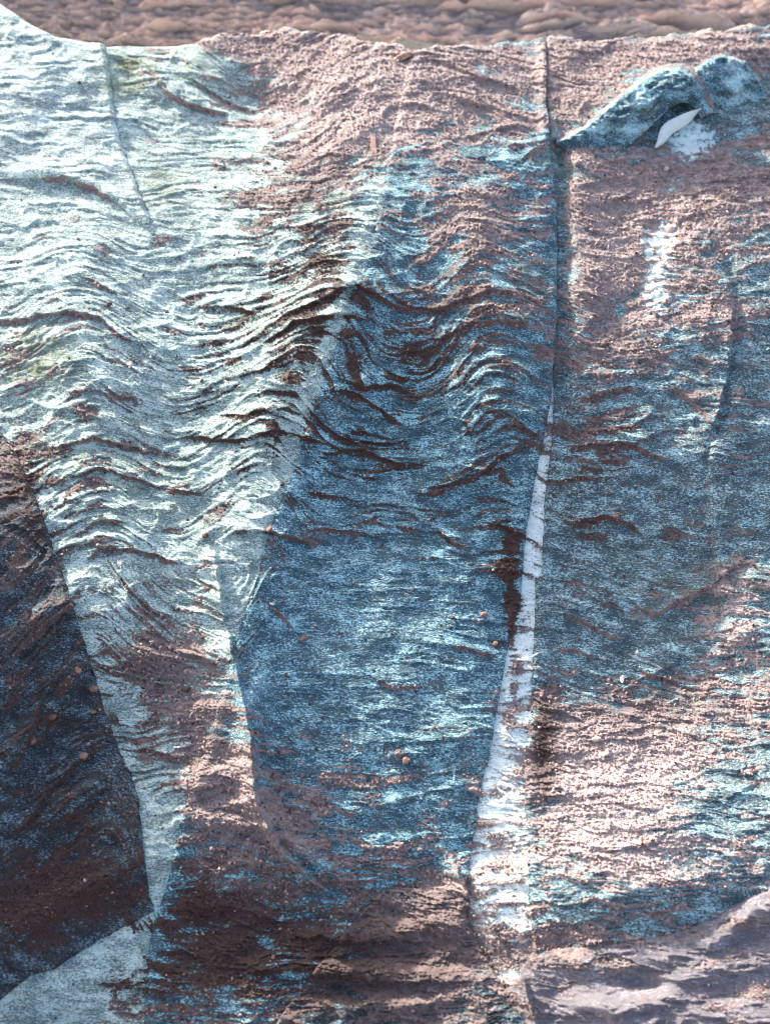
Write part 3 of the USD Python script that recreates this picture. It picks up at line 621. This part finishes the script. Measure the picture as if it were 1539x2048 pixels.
for i, (x, y, r, mat, st, rot, label) in enumerate([
    (811, 1523, 9, M_STONE, 1.0, 0, 'round brown stone lying alone on the lower middle of the blue sheet'),
    (606, 1282, 8, M_STONE, 1.2, .5, 'small brown stone on the blue sheet right of the pale wedge\'s narrow end'),
    (905, 1238, 5, M_STONE2, 1.0, 0, 'tiny dark stone left of the dark mud stain on the blue sheet'),
    (1228, 1036, 8, M_STONE, 1.1, .2, 'brown stone at the top of a crease on the grey sheet'),
    (965, 1232, 6, M_STONE, 1.5, .1, 'flat brown chip just left of the mud stain by the white strip'),
    (565, 968, 6, M_STONE2, 1.0, .9, 'dark brown chip on the pale sheet close to the blue sheet\'s edge'),
    (540, 1060, 8, M_STONE, 1.1, 1.2, 'brown lump on the edge between the pale sheet and the blue sheet'),
    (412, 1072, 9, M_STONE2, .8, 1.4, 'dark upright soil clod on the pale sheet beside a rounded fold'),
    (218, 611, 8, M_STONE2, 1.2, .6, 'dark brown clod on the pale sheet above the long arched fold'),
    (160, 172, 8, M_STONE2, .6, 1.0, 'dark pointed chip on the whitish upper left cloth'),
    (32, 666, 7, M_STONE3, .9, 0, 'pinkish pebble at the left edge beside the yellow green stain'),
    (158, 1345, 9, M_STONE, .8, .7, 'uppermost of the flat brown stones on the dark muddy sheet'),
    (190, 1382, 10, M_STONE, 1.0, .3, 'brown stone at the right edge of the dark muddy sheet'),
    (107, 1438, 7, M_STONE, 1.3, .4, 'small oblong stone in the middle of the dark muddy sheet'),
    (190, 1426, 7, M_STONE, 1.0, 2.0, 'small reddish stone on the dark sheet below a brown stone'),
    (70, 1484, 7, M_STONE, 1.2, 1.0, 'reddish chip on the dark muddy sheet furthest left of the stones there'),
    (170, 1515, 8, M_STONE, 1.1, .2, 'lowest brown stone on the right side of the dark sheet'),
    (1341, 461, 14, M_STONE3, 1.0, .3, 'pale rounded stone beside the worn white patch on the grey sheet'),
    (1330, 342, 8, M_STONE3, 1.4, .8, 'pale chip on the sand under the white worn patch'),
    (808, 118, 17, M_STONE, 1.5, .5, 'brown wedge shaped rock on the crest at the top of the slope'),
    (1370, 661, 7, M_STONE3, 1.1, .2, 'whitish pebble on the grey sheet below the worn white patch'),
    (1498, 700, 6, M_STONE3, 1.2, 0, 'whitish pebble near the right edge beyond the crooked seam'),
    (1205, 695, 9, M_STONE2, 1.2, .2, 'dark clod in the sand of the grey sheet right of the seam'),
    (932, 124, 6, M_STONE3, 2.0, .1, 'thin white chip on the dark ledges near the crest'),
    (585, 172, 10, M_STONE3, 1.3, .9, 'pale pink stone in the hollow left of the sandy mound'),
    (720, 860, 7, M_STONE2, 1.1, .4, 'dark crumb on the blue sheet near its left edge'),
    (990, 1290, 6, M_STONE, 1.0, .4, 'small brown chip at the end of the long crease left of the white strip'),
    (1190, 1480, 8, M_STONE3, 1.2, .1, 'pinkish stone in the sunlit sand at the lower right'),
    (612, 395, 7, M_STONE2, 1.0, .4, 'dark crumb among sandy ripples at the top of the pale sheet'),
    (372, 1380, 9, M_STONE2, 1.1, .2, 'dark clod in the brown mud at the narrow part of the pale sheet')]):
    stone('stone', x, y, r, mat, label, seed=700 + i, stretch=st, rot=rot)

def pebbles(n, seed, where, sizes, mat, label, group):
    r = rng(seed); x0, y0, x1, y1 = where; k = 0
    while k < n:
        x, y = r.uniform(x0, x1), r.uniform(y0, y1)
        if y < crest(x) + 8: continue
        stone('pebble', x, y, r.uniform(*sizes) * .8, mat, label, 'pebble', group, seed + k, .7, r.uniform(.9, 1.5), r.uniform(0, 3), 2); k += 1
pebbles(34, 1100, (640, 110, 1000, 330), (3, 5.5), M_STONE3, 'tiny pale pebble in the sand of the mound at the top', 'pebbles on the sandy mound')
pebbles(40, 1200, (1130, 330, 1500, 720), (3, 5.5), M_STONE3, 'tiny pale pebble on the sandy upper part of the grey sheet', 'pebbles on the upper grey sheet')
pebbles(40, 1300, (1090, 1450, 1450, 1720), (3, 6), M_STONE3, 'tiny pale pebble in the sunlit sand at the lower right', 'pebbles in the lower right sand')
pebbles(26, 1400, (40, 300, 640, 1100), (3, 5), M_STONE2, 'tiny dark soil crumb on the pale sheet', 'crumbs on the pale sheet')
pebbles(30, 1500, (560, 1150, 960, 1500), (3, 4.5), M_STONE2, 'tiny dark soil crumb on the smooth part of the blue sheet', 'crumbs on the blue sheet')
pebbles(30, 1600, (360, 1500, 760, 1700), (3, 5.5), M_STONE, 'tiny reddish pebble in the gravelly patch below the pale wedge', 'pebbles in the gravelly patch')
pebbles(24, 1700, (540, 1820, 950, 2040), (3, 5), M_STONE, 'tiny pebble on the brown sandy sheet along the bottom', 'pebbles on the bottom brown sheet')

for i, (x, y, a, b, rot, label) in enumerate([
    (1337, 1110, 8, 3, .7, 'small white scrap in a crease of the grey sheet'),
    (1272, 1308, 9, 3.5, 1.2, 'white scrap on the grey sheet, upper of two close together'),
    (1241, 1360, 9, 4.5, 1.4, 'white scrap on the grey sheet, lower of two close together')]):
    stone('scrap', x, y, b, M_SCRAP, label, 'scrap', None, 1800 + i, .35, a / b, rot, 2)

def toward(x, y, lift):
    """A point in front of the cloth, lift metres above it along the line of sight."""
    x, y, lift = np.broadcast_arrays(*(np.asarray(q, float) for q in (x, y, lift)))
    p = base(np.atleast_1d(x), np.atleast_1d(y)).reshape(x.shape + (3,)); d = EYE - p
    return p + d / np.linalg.norm(d, axis=-1, keepdims=True) * np.asarray(lift)[..., None]

# the raised fold at the upper right: a part of the grey sheet
def hump(name, R, B, K, seed, label):
    from scipy.interpolate import CubicSpline
    t = np.linspace(0, 1, len(R)); tt = np.linspace(0, 1, 130)
    R, B, K = (CubicSpline(t, np.array(a, float))(tt) for a in (R, B, K))
    rows = [K, K * .45 + R * .55, K * .12 + R * .88 + [0, 0, .006], R + [0, 0, .006]]
    for u in np.linspace(.05, 1, 34):
        q = R * (1 - u) + B * u
        q[:, 2] += .010 * math.sin(math.pi * u) + .010 * np.sin(tt * 9 + u * 7) * u
        rows.append(q)
    under = B + [3, -4, -.04]; rows += [B + [1.5, 1, -.010], under, under + [2, -14, -.04]]
    G = np.array(rows)
    rid = 1 - np.abs(2 * perlin((G[..., 0] + G[..., 1] * .8) / 30, (G[..., 1] - G[..., 0] * .5) / 12, seed))
    n = perlin(G[..., 0] / 22, G[..., 1] / 18, seed + 1) * .022 + perlin(G[..., 0] / 8, G[..., 1] / 6, seed + 2) * .010 + .022 * rid ** 3 + .02 * np.sin((G[..., 1] + .62 * G[..., 0]) / 3.4 + 5 * perlin(G[..., 0] / 45, G[..., 1] / 45, seed + 7)) * np.clip(perlin(G[..., 0] / 26, G[..., 1] / 26, seed + 8) + .25, 0, 1)
    P = toward(G[..., 0], G[..., 1], G[..., 2] + .02 + n)
    r, c = G.shape[:2]; idx = np.arange(r * c).reshape(r, c)
    q = np.stack([idx[:-1, :-1], idx[1:, :-1], idx[1:, 1:], idx[:-1, 1:]], -1).reshape(-1, 4)
    m = usdkit.mesh(stage, '/World/grey_sheet/' + name, (P.reshape(-1, 3), q), M_BLUE, smooth=True)
    pv = UsdGeom.PrimvarsAPI(m)
    rw = np.arange(r)[:, None] + 0 * G[..., 0]
    d = np.where(rw < 2, .6, .12) + .3 * perlin(G[..., 0] / 20, G[..., 1] / 14, seed + 3)
    for k, a in dict(dirt=d, wet_shade=.2 + 0 * d, algae=np.clip(perlin(G[..., 0] / 40, G[..., 1] / 30, seed + 4) * .6, 0, 1), worn=np.clip(perlin(G[..., 0] / 50, G[..., 1] / 30, seed + 5) * .5, 0, .3), sun_pale=0 * d).items():
        pv.CreatePrimvar(k, Sdf.ValueTypeNames.FloatArray, 'vertex').Set(Vt.FloatArray.FromNumpy(a.astype(np.float32).ravel()))
    tag(m.GetPrim(), label)

def tent():
    from scipy.interpolate import CubicSpline
    hump('raised_fold', [(1112, 286, .04), (1150, 268, .07), (1190, 240, .11), (1240, 197, .15), (1292, 158, .18), (1340, 139, .19), (1378, 152, .18), (1398, 190, .14), (1418, 226, .07)],
         [(1128, 300, -.03), (1165, 306, -.03), (1205, 307, -.02), (1240, 302, .02), (1288, 262, .09), (1335, 217, .125), (1362, 204, .13), (1384, 212, .11), (1400, 236, .05)],
         [(1112, 272, .0), (1150, 254, .0), (1192, 225, .01), (1242, 182, .01), (1296, 142, .02), (1348, 125, .02), (1392, 138, .02), (1420, 182, .01), (1438, 225, .0)], 951, 'blue raised fold of cloth with a dark open mouth')
    hump('raised_fold_001', [(1386, 150, .05), (1412, 126, .09), (1450, 116, .11), (1490, 132, .11), (1516, 165, .08), (1532, 205, .03)],
         [(1412, 232, -.03), (1432, 240, -.03), (1458, 243, -.03), (1488, 236, -.03), (1512, 226, -.03), (1528, 214, -.03)],
         [(1382, 140, .0), (1410, 112, .0), (1452, 102, .0), (1498, 120, .0), (1526, 156, .0), (1542, 205, .0)], 981, 'bright blue crumpled hump at the right end of the fold')
    # the white lining that shows inside the mouth
    a = np.array([(1308, 294, .03), (1316, 270, .06), (1326, 249, .08), (1350, 234, .10), (1376, 223, .11), (1402, 215, .10)])
    b = np.array([(1312, 295, .02), (1333, 279, .03), (1347, 264, .04), (1372, 249, .05), (1387, 233, .06), (1404, 219, .08)])
    t = np.linspace(0, 1, 6); tt = np.linspace(0, 1, 40); a, b = CubicSpline(t, a)(tt), CubicSpline(t, b)(tt)
    G = np.array([a * (1 - u) + b * u + [0, 0, .02 * math.sin(math.pi * u)] for u in np.linspace(0, 1, 12)] + [b + [0, 1, -.02]])
    P = toward(G[..., 0], G[..., 1], G[..., 2] + .02 + .006 * perlin(G[..., 0] / 9, G[..., 1] / 9, 955))
    r, c = G.shape[:2]; idx = np.arange(r * c).reshape(r, c)
    q = np.stack([idx[:-1, :-1], idx[1:, :-1], idx[1:, 1:], idx[:-1, 1:]], -1).reshape(-1, 4)
    m = usdkit.mesh(stage, '/World/grey_sheet/lining', (P.reshape(-1, 3), q), M_WHITE, smooth=True)
    pv = UsdGeom.PrimvarsAPI(m)
    for k, v in dict(dirt=0, wet_shade=0, algae=0, worn=.5, sun_pale=0).items():
        pv.CreatePrimvar(k, Sdf.ValueTypeNames.FloatArray, 'vertex').Set(Vt.FloatArray.FromNumpy(np.full(G[..., 0].size, v, np.float32)))
    tag(m.GetPrim(), 'clean white lining showing in the mouth of the raised fold')
tent()

# split wooden stake on the sandy mound
def stake():
    root = UsdGeom.Xform.Define(stage, '/World/wooden_stake')
    p0 = on_cloth(np.array([750.0]), np.array([320.0]))[0][0]
    root.AddTranslateOp().Set(Gf.Vec3d(*p0.tolist()))
    tag(root.GetPrim(), 'split wooden stake standing in the sandy mound at the top', 'stake')
    def slat(name, x0, y0, x1, y1, w, l0, l1, seed):
        a, b = toward(x0, y0, l0) - p0, toward(x1, y1, l1) - p0
        d = b - a; ln_ = np.linalg.norm(d); d /= ln_
        s1 = np.cross(d, N0); s1 /= np.linalg.norm(s1); s2 = np.cross(s1, d)
        n = 10; r = rng(seed); v = []
        for i in range(n + 1):
            k = 1 + .15 * (r.random() - .5)
            for sx, sy in ((-1, -.5), (1, -.5), (1, .5), (-1, .5)):
                v.append(a + d * ln_ * (i / n) + d * (r.random() - .5) * .02 * (i in (0, n)) + s1 * sx * w * k * PXM / 2 + s2 * sy * w * k * PXM * .6)
        f = []
        for i in range(n):
            for j in range(4):
                o = i * 4; f.append((o + j, o + (j + 1) % 4, o + 4 + (j + 1) % 4)); f.append((o + j, o + 4 + (j + 1) % 4, o + 4 + j))
        f += [(0, 2, 1), (0, 3, 2), (4 * n, 4 * n + 1, 4 * n + 2), (4 * n, 4 * n + 2, 4 * n + 3)]
        usdkit.mesh(stage, '/World/wooden_stake/' + name, (np.array(v), np.array(f)), M_WOOD)
    slat('board', 750, 324, 744, 268, 11, -.02, .06, 971)
    slat('splinter', 762, 324, 760, 268, 4.5, -.02, .09, 972)
stake()
